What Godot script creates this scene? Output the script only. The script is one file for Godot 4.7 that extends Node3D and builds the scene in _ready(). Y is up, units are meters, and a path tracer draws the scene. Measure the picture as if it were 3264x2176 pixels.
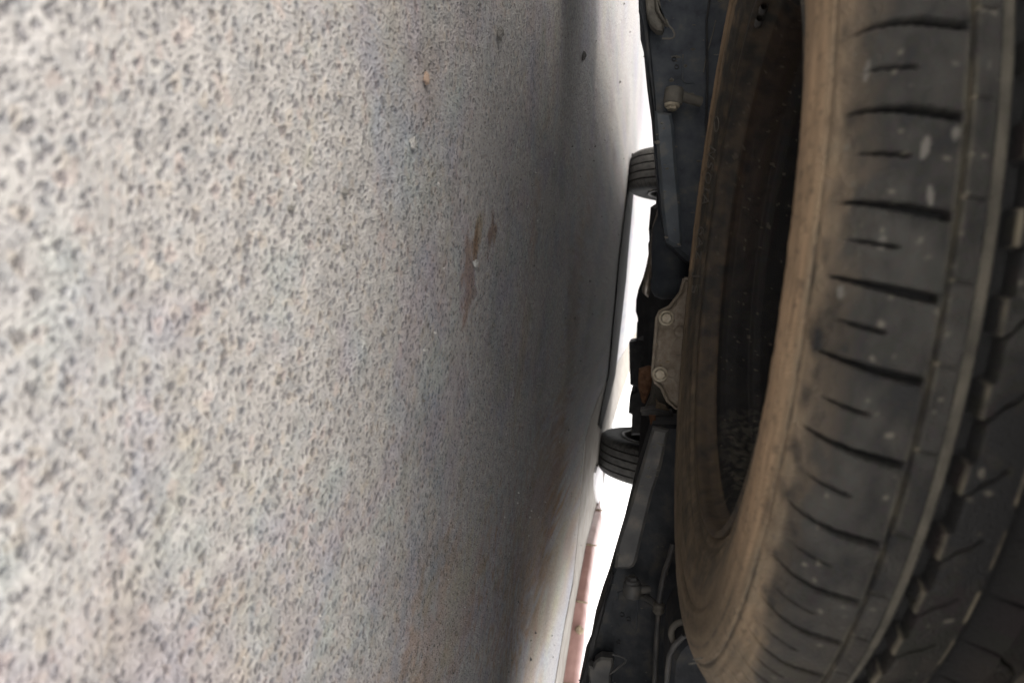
extends Node3D
# A parked car seen from the ground behind it: the spare tyre slung under its tail, the rear axle, and the front wheels beyond.

const OUTLINES := {
	"arm_left": [-0.558, 0.106, -0.493, 0.114, -0.474, 0.121, -0.415, 0.133, -0.362, 0.146, -0.302, 0.157, -0.258, 0.166, -0.207, 0.177, -0.160, 0.189, -0.134, 0.224, -0.125, 0.275, -0.133, 0.360, -0.560, 0.333],
	"arm_left_flange": [-0.553, 0.106, -0.489, 0.114, -0.470, 0.121, -0.412, 0.133, -0.359, 0.147, -0.300, 0.158, -0.303, 0.162, -0.356, 0.153, -0.393, 0.146, -0.449, 0.134, -0.480, 0.128, -0.554, 0.119],
	"link_left": [-0.338, 0.153, -0.335, 0.177, -0.318, 0.182, -0.263, 0.192, -0.211, 0.203, -0.159, 0.212, -0.152, 0.211, -0.150, 0.201, -0.155, 0.190, -0.170, 0.185, -0.217, 0.175, -0.267, 0.166, -0.317, 0.156],
	"cover": [-0.106, 0.220, -0.086, 0.217, -0.064, 0.204, -0.056, 0.191, -0.047, 0.188, -0.017, 0.189, 0.022, 0.190, 0.036, 0.191, 0.046, 0.196, 0.052, 0.205, 0.071, 0.216, 0.079, 0.228, 0.081, 0.282, -0.110, 0.272],
	"rust_bracket": [0.055, 0.168, 0.086, 0.170, 0.115, 0.180, 0.117, 0.186, 0.077, 0.196, 0.053, 0.201, 0.047, 0.185],
	"grey_bracket": [0.057, 0.194, 0.096, 0.193, 0.126, 0.184, 0.128, 0.194, 0.119, 0.223, 0.105, 0.228, 0.073, 0.210],
	"foot": [0.113, 0.179, 0.107, 0.199, 0.110, 0.231, 0.119, 0.235, 0.122, 0.222, 0.119, 0.200, 0.120, 0.182],
	"crust": [0.092, 0.202, 0.099, 0.208, 0.103, 0.220, 0.110, 0.227, 0.113, 0.214, 0.113, 0.203, 0.102, 0.204],
	"shank": [0.112, 0.193, 0.111, 0.204, 0.132, 0.206, 0.138, 0.201],
	"link_right": [0.110, 0.199, 0.111, 0.222, 0.167, 0.217, 0.207, 0.209, 0.257, 0.203, 0.308, 0.197, 0.317, 0.194, 0.321, 0.188, 0.324, 0.167, 0.290, 0.167, 0.222, 0.180, 0.174, 0.188],
	"arm_right": [0.119, 0.200, 0.097, 0.390, 0.570, 0.471, 0.647, 0.123, 0.547, 0.130, 0.522, 0.137, 0.479, 0.140, 0.434, 0.148, 0.398, 0.156, 0.361, 0.162, 0.303, 0.172, 0.207, 0.184],
	"arm_right_flange": [0.641, 0.123, 0.542, 0.131, 0.517, 0.137, 0.474, 0.140, 0.429, 0.149, 0.393, 0.156, 0.357, 0.162, 0.359, 0.166, 0.395, 0.160, 0.431, 0.156, 0.476, 0.150, 0.520, 0.146, 0.543, 0.141, 0.638, 0.136],
	"plate_left": [-0.528, 0.120, -0.492, 0.124, -0.473, 0.128, -0.461, 0.134, -0.453, 0.143, -0.452, 0.152, -0.459, 0.154, -0.469, 0.148, -0.480, 0.140, -0.493, 0.138, -0.528, 0.134],
	"strap_left": [-0.524, 0.134, -0.489, 0.138, -0.476, 0.141, -0.465, 0.149, -0.458, 0.155, -0.456, 0.159, -0.462, 0.157, -0.474, 0.148, -0.489, 0.144, -0.524, 0.140],
	"plate_right": [0.489, 0.152, 0.481, 0.160, 0.479, 0.178, 0.490, 0.181, 0.505, 0.178, 0.566, 0.185, 0.573, 0.151, 0.524, 0.147, 0.508, 0.143, 0.498, 0.143, 0.499, 0.150],
	"heat_shield": [-0.366, 0.157, -0.335, 0.159, -0.325, 0.146, -0.266, 0.147, -0.262, 0.157, -0.253, 0.160, -0.240, 0.153, -0.224, 0.150, -0.177, 0.157, -0.138, 0.242, -0.373, 0.262],
	"oil_pan": [-0.225, 0.145, -0.191, 0.142, -0.153, 0.136, -0.109, 0.124, -0.071, 0.120, -0.029, 0.123, -0.005, 0.133, 0.071, 0.138, 0.086, 0.288, -0.239, 0.312],
	"crossmember": [0.027, 0.121, 0.109, 0.126, 0.118, 0.096, 0.206, 0.107, 0.305, 0.120, 0.312, 0.144, 0.327, 0.147, 0.344, 0.126, 0.360, 0.124, 0.432, 0.126, 0.437, 0.142, 0.528, 0.149, 0.491, 0.428, 0.001, 0.373],
	"subframe": [-0.188, 0.185, -0.116, 0.175, -0.062, 0.168, 0.010, 0.169, 0.082, 0.179, 0.195, 0.182, 0.264, 0.187, 0.335, 0.206, 0.306, 0.395, -0.200, 0.337],
	"muffler": [0.298, 0.254, 0.311, 0.245, 0.324, 0.241, 0.341, 0.241, 0.369, 0.242, 0.449, 0.251, 0.433, 0.320, 0.287, 0.312],
	"slab_edge": [0.339, -3.444, 0.357, -2.995, 0.393, -2.675, 0.442, -2.518, 0.601, -2.543, 0.837, -2.640, 1.009, -2.635, 1.075, -2.446, 1.205, -2.281, 1.429, -2.099],
	"shade_band": [-0.789, -3.649, -0.511, -3.522, -0.322, -3.456, -0.164, -3.462, 0.313, -3.604, 0.375, -3.376, 0.486, -3.124, 0.556, -3.410, 0.460, -4.057, 0.392, -4.388, -0.196, -4.476, -0.391, -4.335, -0.605, -4.252, -0.865, -4.029],
	"mortar": [0.718, -3.335, 0.865, -3.892, 1.023, -4.159, 1.062, -4.110, 1.224, -4.574, 1.217, -4.332, 0.982, -3.684, 0.810, -3.326, 0.729, -3.247],
}
const FLAT := 0xFFFFFFFF
var names := {}
var mats := {}

func numbered(called: String) -> String:
	if not names.has(called):
		names[called] = 0
		return called
	names[called] += 1
	return "%s_%03d" % [called, names[called]]

func tag(o: Node3D, label := "", category := "", group := "", kind := "") -> Node3D:
	if label: o.set_meta("label", label)
	if category: o.set_meta("category", category)
	if group: o.set_meta("group", group)
	if kind: o.set_meta("kind", kind)
	return o

func start() -> SurfaceTool:
	var st := SurfaceTool.new()
	st.begin(Mesh.PRIMITIVE_TRIANGLES)
	return st

func put(called: String, st: SurfaceTool, m: Material, parent: Node = null) -> MeshInstance3D:
	st.generate_normals()
	return put_mesh(called, st.commit(), m, parent)

func put_mesh(called: String, mesh: Mesh, m: Material, parent: Node = null) -> MeshInstance3D:
	var o := MeshInstance3D.new()
	o.mesh = mesh
	o.material_override = m
	o.name = numbered(called) if parent == null else called
	(self if parent == null else parent).add_child(o, true)
	return o

func base(called: String, at := Vector3.ZERO) -> Node3D:
	var o := Node3D.new()
	o.name = numbered(called)
	add_child(o, true)
	o.position = at
	return o

func tri(st: SurfaceTool, a: Vector3, b: Vector3, c: Vector3, out: Vector3) -> void:
	if (b - a).cross(c - a).dot(out) > 0.0:
		var t := b; b = c; c = t
	st.add_vertex(a); st.add_vertex(b); st.add_vertex(c)

func quad(st: SurfaceTool, a: Vector3, b: Vector3, c: Vector3, d: Vector3, out: Vector3) -> void:
	tri(st, a, b, c, out); tri(st, a, c, d, out)

func outline(key: String) -> PackedVector2Array:
	var p := PackedVector2Array()
	var n: Array = OUTLINES[key]
	for i in range(0, n.size(), 2): p.append(Vector2(n[i], n[i + 1]))
	if Geometry2D.is_polygon_clockwise(p): p.reverse()
	return p

func inset(p: PackedVector2Array, by: float) -> PackedVector2Array:
	var r := PackedVector2Array()
	var n := p.size()
	for i in n:
		var e0 := (p[i] - p[(i + n - 1) % n]).normalized()
		var e1 := (p[(i + 1) % n] - p[i]).normalized()
		var n0 := Vector2(-e0.y, e0.x)
		var n1 := Vector2(-e1.y, e1.x)
		var m := (n0 + n1)
		var k: float = by / maxf(0.5, m.length_squared() / 2.0)
		r.append(p[i] + m * k)
	return r

# a polygon given in two axes, drawn out along the third from lo to hi, with its hi edge bevelled
func slab(st: SurfaceTool, p: PackedVector2Array, lo: float, hi: float, axis: int, bevel := 0.0) -> void:
	if not Geometry2D.is_polygon_clockwise(p):
		pass
	else:
		p = p.duplicate(); p.reverse()
	var at := func(q: Vector2, h: float) -> Vector3:
		if axis == 2: return Vector3(q.x, q.y, h)
		if axis == 1: return Vector3(q.x, h, q.y)
		return Vector3(h, q.y, q.x)
	var dir: Vector3 = at.call(Vector2.ZERO, 1.0 if hi > lo else -1.0)
	var top := inset(p, bevel) if bevel > 0.0 else p
	var t := Geometry2D.triangulate_polygon(p)
	if t.is_empty(): push_warning("polygon fails"); return
	st.set_smooth_group(FLAT)
	for i in range(0, t.size(), 3):
		tri(st, at.call(top[t[i]], hi), at.call(top[t[i + 1]], hi), at.call(top[t[i + 2]], hi), dir)
		tri(st, at.call(p[t[i]], lo), at.call(p[t[i + 1]], lo), at.call(p[t[i + 2]], lo), -dir)
	var mid := hi - signf(hi - lo) * bevel
	for i in p.size():
		var j := (i + 1) % p.size()
		var e := (p[j] - p[i])
		var o2 := Vector2(e.y, -e.x).normalized()
		var o: Vector3 = at.call(o2, 0.0)
		quad(st, at.call(p[i], lo), at.call(p[j], lo), at.call(p[j], mid), at.call(p[i], mid), o)
		if bevel > 0.0:
			quad(st, at.call(p[i], mid), at.call(p[j], mid), at.call(top[j], hi), at.call(top[i], hi), o + dir)

func box(st: SurfaceTool, lo: Vector3, hi: Vector3, bevel := 0.004) -> void:
	var p := PackedVector2Array([Vector2(lo.x, lo.y), Vector2(hi.x, lo.y), Vector2(hi.x, hi.y), Vector2(lo.x, hi.y)])
	slab(st, p, lo.z, hi.z, 2, bevel)

# a round bar through the points
func tube(st: SurfaceTool, pts: Array, r: float, sides := 10) -> void:
	var rings := []
	var up := Vector3(0.13, 0.98, 0.11)
	for i in pts.size():
		var d: Vector3 = (pts[mini(i + 1, pts.size() - 1)] - pts[maxi(i - 1, 0)]).normalized()
		var a := up.cross(d)
		if a.length() < 0.05: a = Vector3(1, 0, 0).cross(d)
		a = a.normalized()
		var b := d.cross(a)
		var ring := []
		for k in sides:
			var w := TAU * k / sides
			ring.append(pts[i] + (a * cos(w) + b * sin(w)) * r)
		rings.append(ring)
	st.set_smooth_group(0)
	for i in range(pts.size() - 1):
		for k in sides:
			var l := (k + 1) % sides
			var c: Vector3 = (pts[i] + pts[i + 1]) / 2.0
			quad(st, rings[i][k], rings[i][l], rings[i + 1][l], rings[i + 1][k], (rings[i][k] + rings[i + 1][l]) / 2.0 - c)
	st.set_smooth_group(FLAT)
	for e in [0, pts.size() - 1]:
		var d: Vector3 = (pts[0] - pts[1]) if e == 0 else (pts[e] - pts[e - 1])
		for k in range(1, sides - 1): tri(st, rings[e][0], rings[e][k], rings[e][k + 1], d)

# a profile of (radius, along) pairs turned about an axis
func lathe(st: SurfaceTool, prof: Array, x: Transform3D, sides := 32, hex := false) -> void:
	st.set_smooth_group(FLAT if hex else 0)
	for i in range(prof.size() - 1):
		var p: Vector2 = prof[i]; var q: Vector2 = prof[i + 1]
		var o2 := Vector2(q.y - p.y, -(q.x - p.x))
		for k in sides:
			var v := []
			for w in [TAU * k / sides, TAU * (k + 1) / sides]:
				v.append([x * Vector3(p.x * cos(w), p.y, p.x * sin(w)), x * Vector3(q.x * cos(w), q.y, q.x * sin(w))])
			var wm := TAU * (k + 0.5) / sides
			var o := x.basis * Vector3(o2.x * cos(wm), o2.y, o2.x * sin(wm))
			if p.x > 1e-6: tri(st, v[0][0], v[1][0], v[1][1], o)
			if q.x > 1e-6: tri(st, v[0][0], v[1][1], v[0][1], o)

func facing(axis: Vector3, at: Vector3) -> Transform3D:      # y of the turned thing along axis
	var y := axis.normalized()
	var x := y.cross(Vector3(0.21, 0.3, 0.93)).normalized()
	return Transform3D(Basis(x, y, x.cross(y)), at)

func bolt(parent: Node, at: Vector3, axis: Vector3, r: float, m: Material) -> void:
	var st := start()
	var x := facing(axis, at)
	lathe(st, [Vector2(r * 1.42, -.002), Vector2(r * 1.42, .0012), Vector2(r * 1.3, .0024), Vector2(r * 1.02, .003)], x, 28)
	lathe(st, [Vector2(r, .002), Vector2(r, r * .72), Vector2(r * .86, r * .9), Vector2(0, r * .9)], x, 6, true)
	put("bolt", st, m, parent)

func lump(st: SurfaceTool, at: Vector3, size: Vector3, seed_: int, rough := .35) -> void:
	var f := FastNoiseLite.new(); f.seed = seed_; f.frequency = 1.1
	var n := 14
	var v := []
	for i in n + 1:
		var row := []
		for k in n * 2:
			var la := PI * i / n - PI / 2; var lo := TAU * k / (n * 2)
			var d := Vector3(cos(la) * cos(lo), sin(la), cos(la) * sin(lo))
			row.append(at + d * size * (1.0 + rough * f.get_noise_3d(d.x, d.y, d.z) * 1.6))
		v.append(row)
	st.set_smooth_group(0)
	for i in n:
		for k in n * 2:
			var l := (k + 1) % (n * 2)
			quad(st, v[i][k], v[i][l], v[i + 1][l], v[i + 1][k], v[i][k] + v[i + 1][l] - at * 2.0)

# ---------------------------------------------------------------- materials
func noise_tex(freq: float, ramp: Array, seed_: int, octaves := 4, kind := FastNoiseLite.TYPE_SIMPLEX_SMOOTH, size := 512) -> NoiseTexture2D:
	var f := FastNoiseLite.new()
	f.noise_type = kind; f.frequency = freq; f.seed = seed_; f.fractal_octaves = octaves; f.fractal_gain = .55
	var t := NoiseTexture2D.new()
	t.width = size; t.height = size; t.seamless = true; t.noise = f
	if ramp.size() > 0:
		var g := Gradient.new()
		var offs := PackedFloat32Array(); var cols := PackedColorArray()
		for i in ramp.size():
			offs.append(float(i) / (ramp.size() - 1)); cols.append((ramp[i] as Color).linear_to_srgb())
		g.offsets = offs; g.colors = cols
		t.color_ramp = g
	return t

func dirty(ramp: Array, scale: float, rough: float, seed_: int, metal := 0.0, bump := 0.05, freq := .012) -> StandardMaterial3D:
	var m := StandardMaterial3D.new()
	m.albedo_texture = noise_tex(freq, ramp, seed_, 5)
	m.uv1_triplanar = true
	m.uv1_scale = Vector3.ONE * scale
	m.roughness = rough; m.metallic = metal; m.metallic_specular = .35
	if bump > 0.0:
		m.heightmap_enabled = true
		m.heightmap_texture = noise_tex(.05, [], seed_ + 7, 4)
		m.heightmap_scale = bump
	return m

func materials() -> void:
	mats.steel = dirty([Color(0.01326, 0.01623, 0.02091), Color(0.03149, 0.03727, 0.04667), Color(0.04723, 0.05269, 0.05964), Color(0.0986, 0.08755, 0.07055)], 3.5, .62, 3, .0, .06)
	mats.steel_dark = dirty([Color(0.0085, 0.009775, 0.01207), Color(0.01969, 0.02246, 0.02666), Color(0.05695, 0.05015, 0.0408)], 4.0, .6, 5, .0, .05)
	mats.link = dirty([Color(0.0251, 0.0312, 0.0386), Color(0.04788, 0.0567, 0.06691), Color(0.114, 0.102, 0.083)], 3.0, .5, 9, .0, .04)
	mats.link_grey = dirty([Color(0.0353, 0.0353, 0.0365), Color(0.063, 0.06216, 0.06132), Color(0.135, 0.120, 0.098)], 3.0, .55, 11, .0, .04)
	mats.alloy = dirty([Color(0.1089, 0.0851, 0.06086), Color(0.173, 0.1441, 0.1115), Color(0.2306, 0.203, 0.169)], 7.0, .75, 13, .0, .12)
	mats.bolt = dirty([Color(0.2232, 0.186, 0.1302), Color(0.3534, 0.3069, 0.2325), Color(0.4278, 0.3906, 0.3162)], 14.0, .55, 17, .2, .05)
	mats.rust = dirty([Color(0.056, 0.028, 0.0154), Color(0.119, 0.0595, 0.0315), Color(0.168, 0.098, 0.0595)], 9.0, .85, 19, .0, .1)
	mats.boss = dirty([Color(0.0624, 0.0585, 0.05148), Color(0.0975, 0.0897, 0.07644), Color(0.1326, 0.1209, 0.1014)], 6.0, .7, 23, .0, .08)
	mats.tan = dirty([Color(0.132, 0.096, 0.06), Color(0.216, 0.168, 0.114), Color(0.288, 0.24, 0.18)], 7.0, .85, 29, .0, .1)
	mats.exhaust = dirty([Color(0.14, 0.105, 0.077), Color(0.28, 0.238, 0.196), Color(0.385, 0.35, 0.308)], 6.0, .45, 31, .5, .03)
	mats.black = dirty([Color(0.0161, 0.0161, 0.01725), Color(0.0253, 0.0253, 0.02645), Color(0.04025, 0.0391, 0.0368)], 4.0, .7, 37, .0, .04)
	mats.paint = dirty([Color(.5, .5, .49), Color(.56, .56, .55)], 1.0, .3, 41, .0, 0.0)
	mats.pipe = dirty([Color(0.1607, 0.08657, 0.0742), Color(0.2009, 0.1138, 0.09729), Color(0.2588, 0.1608, 0.1385)], 2.2, .5, 43, .0, .03)
	mats.concrete = dirty([Color(0.1224, 0.108, 0.0936), Color(0.162, 0.1476, 0.1296), Color(0.2088, 0.1944, 0.1764)], .8, .9, 47, .0, .1, .02)
	mats.shade_tone = dirty([Color(.008, .008, .008), Color(.012, .012, .012), Color(.02, .019, .018)], 1.1, .8, 53, .0, .08)  # near-black for the painted shade between the front wheels
	mats.shade_tone.metallic_specular = .05; mats.concrete.metallic_specular = .15
	mats.glare_pale = dirty([Color(.42, .41, .395), Color(.5, .49, .475), Color(.58, .57, .555)], .7, .95, 83, .0, .06, .02)  # brighter than the slab, to carry the glare of the open ground
	mats.mortar = dirty([Color(.3, .29, .29), Color(.4, .385, .385), Color(.5, .48, .47)], 2.0, .9, 59, .0, .12)
	mats.stone = dirty([Color(.17, .168, .162), Color(.225, .22, .213), Color(.28, .275, .265)], 30.0, .7, 61, .0, .1)
	mats.chip = dirty([Color(.17, .125, .095), Color(.225, .165, .13)], 30.0, .8, 67, .0, .1)
	mats.grit = dirty([Color(.05, .048, .045), Color(.09, .085, .08)], 30.0, .8, 71, .0, .1)
	var v := StandardMaterial3D.new()
	v.vertex_color_use_as_albedo = true
	v.roughness = .78; v.metallic_specular = .4
	v.uv1_triplanar = true; v.uv1_scale = Vector3.ONE * 14.0
	v.heightmap_enabled = true
	v.heightmap_texture = noise_tex(.07, [], 77, 4)
	v.heightmap_scale = .08
	mats.tyre = v
	var w := v.duplicate() as StandardMaterial3D
	w.roughness = .6; w.heightmap_scale = .03
	mats.rim = w

func cells(freq: float, seed_: int, what: int, warp: float) -> FastNoiseLite:
	var n := FastNoiseLite.new()
	n.noise_type = FastNoiseLite.TYPE_CELLULAR; n.frequency = freq; n.seed = seed_
	n.fractal_type = FastNoiseLite.FRACTAL_NONE
	n.cellular_return_type = what
	n.domain_warp_enabled = true; n.domain_warp_amplitude = warp; n.domain_warp_frequency = freq * .8; n.domain_warp_fractal_octaves = 2
	return n

# the worn paving: pale mortar-filled surface with dark pits and grains, two millimetres and up
func paving() -> StandardMaterial3D:
	var size := 1536
	var fine := FastNoiseLite.new(); fine.noise_type = FastNoiseLite.TYPE_SIMPLEX_SMOOTH; fine.frequency = .11; fine.seed = 5; fine.fractal_octaves = 3
	var mid := FastNoiseLite.new(); mid.noise_type = FastNoiseLite.TYPE_SIMPLEX_SMOOTH; mid.frequency = .02; mid.seed = 8; mid.fractal_octaves = 3
	var big := cells(.052, 21, FastNoiseLite.RETURN_DISTANCE, 10.0)
	var big_id := cells(.052, 21, FastNoiseLite.RETURN_CELL_VALUE, 10.0)
	var small := cells(.125, 33, FastNoiseLite.RETURN_DISTANCE, 5.0)
	var small_id := cells(.125, 33, FastNoiseLite.RETURN_CELL_VALUE, 5.0)
	var a := fine.get_seamless_image(size, size).get_data()
	var b := mid.get_seamless_image(size, size).get_data()
	var d0 := big.get_seamless_image(size, size).get_data()
	var i0 := big_id.get_seamless_image(size, size).get_data()
	var d1 := small.get_seamless_image(size, size).get_data()
	var i1 := small_id.get_seamless_image(size, size).get_data()
	var rgb := PackedByteArray(); rgb.resize(size * size * 3)
	var hei := PackedByteArray(); hei.resize(size * size)
	# each grain has a tone of its own, and each pit a depth and width of its own
	var tones: Array[Color] = []
	var wide := PackedFloat32Array(); var wide_small := PackedFloat32Array()
	for k in 64:
		var g := fposmod(k * .618034, 1.0)
		var col := Color(.50, .481, .468)
		if g < .12: col = Color(.45, .445, .445)
		elif g < .26: col = Color(.48, .467, .463)
		elif g < .36: col = Color(.52, .482, .445)
		elif g < .41: col = Color(.52, .468, .445)
		elif g < .55: col = Color(.53, .512, .5)
		elif g < .58: col = Color(.57, .555, .535)
		tones.append(col)
		wide.append(2.0 + 70.0 * pow(fposmod(k * .7548, 1.0), 1.4) if fposmod(k * .7548, 1.0) > .18 else -40.0)
		wide_small.append(56.0 * fposmod(k * .5698, 1.0) if fposmod(k * .5698, 1.0) > .38 else -60.0)
	for i in size * size:
		var grain: Color = tones[i0[i] >> 2] * .50
		var rough := float(a[i] - 128)
		var p0 := clampf((float(d0[i]) + rough * .35 - wide[i0[i] >> 2]) / 22.0, 0.0, 1.0)       # 0 in a pit
		var p1 := clampf((float(d1[i]) + rough * .35 - wide_small[i1[i] >> 2]) / 34.0, 0.0, 1.0)
		var pit := p0 * (.45 + .55 * p1)
		var k := (.53 + .47 * pit) * (1.0 + rough * .0012 + float(b[i] - 128) * .0014)
		rgb[i * 3] = int(pow(grain.r * k, 1 / 2.2) * 255.0)
		rgb[i * 3 + 1] = int(pow(grain.g * k, 1 / 2.2) * 255.0)
		rgb[i * 3 + 2] = int(pow((grain.b + .015 * (1.0 - pit)) * k, 1 / 2.2) * 255.0)
		hei[i] = int(clampf(30.0 + 150.0 * pit + rough * .35 + float(b[i] - 128) * .25, 0.0, 255.0))
	var m := StandardMaterial3D.new()
	var ti := Image.create_from_data(size, size, false, Image.FORMAT_RGB8, rgb); ti.generate_mipmaps()
	var th := Image.create_from_data(size, size, false, Image.FORMAT_L8, hei); th.generate_mipmaps()
	m.albedo_texture = ImageTexture.create_from_image(ti)
	m.heightmap_enabled = true
	m.heightmap_texture = ImageTexture.create_from_image(th)
	m.heightmap_scale = .16
	m.vertex_color_use_as_albedo = true
	m.roughness = .97; m.metallic_specular = .1
	return m

# ---------------------------------------------------------------- the spare
func blend(a: Color, b: Color, t: float) -> Color: return a.lerp(b, clampf(t, 0.0, 1.0))

var n_dust := FastNoiseLite.new()
var n_spot := FastNoiseLite.new()
var n_big := FastNoiseLite.new()
const PITCH := 5.52
var long_slots: Array[float] = []
var short_slots: Array[float] = []

func slot_angles() -> void:
	# the pitches vary as a tyre's do
	var rng := RandomNumberGenerator.new(); rng.seed = 4
	long_slots = [102.4, 96.5, 90.3, 85.1, 79.7, 73.7, 67.0]
	var a := 67.0
	while a > -255.0:
		a -= PITCH + rng.randf_range(-.5, .5); long_slots.append(a)
	for i in long_slots.size() - 1:
		short_slots.append(lerpf(long_slots[i], long_slots[i + 1], .5 + rng.randf_range(-.03, .03)))

func near_slot(list: Array[float], deg: float) -> float:
	var best := 1e9
	for s in list:
		var d := deg - s
		if absf(d) < absf(best): best = d
		elif d > 12.0: break
	return best

func rib(x: float, lo: float, hi: float, soft: float) -> float:   # 1 between lo and hi
	return smoothstep(lo - soft, lo + soft, x) * (1.0 - smoothstep(hi - soft, hi + soft, x))

# how far the tread is cut in at this angle (degrees) and height, in metres
func tread_cut(deg: float, a: float) -> float:
	if a < .006 or a > .19: return 0.0
	var cut := 0.0
	var am := a if a < .095 else .19 - a
	var skew := (am - .03) * 26.0
	var d := near_slot(long_slots, deg + skew) * .00567           # metres along the tread
	var w := lerpf(.0003, .0013, smoothstep(.012, .038, am))
	var lon := (1.0 - smoothstep(w, w + .0007, absf(d))) * smoothstep(.009, .019, am) * (1.0 - smoothstep(.0462, .0478, am))
	cut = maxf(cut, lon * .006)
	d = near_slot(short_slots, deg + skew) * .00567
	w = lerpf(.0001, .0004, smoothstep(.014, .028, am))
	cut = maxf(cut, (1.0 - smoothstep(w, w + .0006, absf(d))) * smoothstep(.013, .021, am) * (1.0 - smoothstep(.030, .0325, am)) * .004)
	cut = maxf(cut, rib(am, .0483, .0498, .0004) * .0028)
	# the fine cut across the narrow rib
	d = near_slot(long_slots, deg + skew - 1.4) * .00567
	cut = maxf(cut, (1.0 - smoothstep(.0003, .0009, absf(d))) * rib(am, .0495, .0575, .0008) * .0015)
	# wide groove with a stepped far edge
	var ph := fposmod(deg, PITCH) / PITCH
	var step := .0030 * smoothstep(.40, .46, ph) * (1.0 - smoothstep(.94, 1.0, ph))
	cut = maxf(cut, rib(am, .0588, .0648, .0008) * .0056)
	cut = maxf(cut, rib(am, .0644, .0674 + step, .0006) * .0088)
	# slanted cuts through the centre blocks
	d = (fposmod(deg - (am - .068) * 190.0, PITCH) - PITCH * .9) * .00567
	cut = maxf(cut, (1.0 - smoothstep(.0004, .0011, absf(d + .0006 * sin(am * 900.0)))) * rib(am, .066, .082, .001) * .0035)
	cut = maxf(cut, rib(am, .0895, .101, .0006) * .0065)
	return cut

func spare_profile() -> Array:
	var p := [Vector2(.212, .03), Vector2(.2165, .022), Vector2(.224, .0175), Vector2(.2345, .0135), Vector2(.247, .0095), Vector2(.262, .0062), Vector2(.277, .004), Vector2(.288, .0038), Vector2(.297, .0058), Vector2(.305, .0092), Vector2(.312, .0138), Vector2(.318, .019), Vector2(.3222, .0255), Vector2(.3245, .0325), Vector2(.3258, .048), Vector2(.327, .07), Vector2(.3275, .095)]
	var out := []
	for i in p.size() - 1:
		var p0: Vector2 = p[maxi(i - 1, 0)]; var p3: Vector2 = p[mini(i + 2, p.size() - 1)]
		var step := .0016 if i < 8 else .00075
		var n := maxi(2, int(p[i].distance_to(p[i + 1]) / step))
		for k in n:
			out.append(p[i].cubic_interpolate(p[i + 1], p0, p3, float(k) / n))
	var m := out.size()
	out.append(Vector2(.3275, .095))
	var upper := [Vector2(.3272, .108), Vector2(.327, .12), Vector2(.326, .14), Vector2(.325, .165), Vector2(.3235, .18), Vector2(.3195, .187), Vector2(.31, .192), Vector2(.29, .195), Vector2(.262, .191), Vector2(.235, .18), Vector2(.212, .16)]
	for i in upper.size() - 1:
		var n := 14 if i < 3 else 4
		for k in n: out.append((upper[i] as Vector2).lerp(upper[i + 1], (k + 1.0) / n))
	return out

func side_colour(deg: float, r: float, a: float, dust: float, big: float, spot: float, right: float) -> Color:
	var c := blend(Color(.235, .165, .102), Color(.15, .118, .08), .5 + dust)
	c = blend(c, Color(.30, .205, .125), rib(r, .270, .2985, .004) * (.75 + dust) * (1.0 - right))  # underside strip lighter: bounce from the ground put into the dust colour
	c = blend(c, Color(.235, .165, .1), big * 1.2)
	c = blend(c, Color(.105, .083, .057), right * .7)  # right end darker, its shade put into the dust colour
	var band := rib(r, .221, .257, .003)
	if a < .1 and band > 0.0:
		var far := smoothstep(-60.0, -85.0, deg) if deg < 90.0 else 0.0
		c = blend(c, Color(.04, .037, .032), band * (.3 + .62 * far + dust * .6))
	c = blend(c, Color(.06, .048, .034), rib(r, .2675, .2705, .001) * .5 + rib(r, .226, .231, .001) * .4 + rib(r, .239, .2405, .0005) * .4)
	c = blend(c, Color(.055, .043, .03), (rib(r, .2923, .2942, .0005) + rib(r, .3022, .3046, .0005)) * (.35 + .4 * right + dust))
	# streaks that run round the shoulder
	var streak := n_dust.get_noise_2d(deg * .9, (r + a) * 3400.0)
	c = c * (1.0 + .45 * streak)
	if spot > .56: c = blend(c, Color(.05, .04, .03), .45)
	return c

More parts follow.
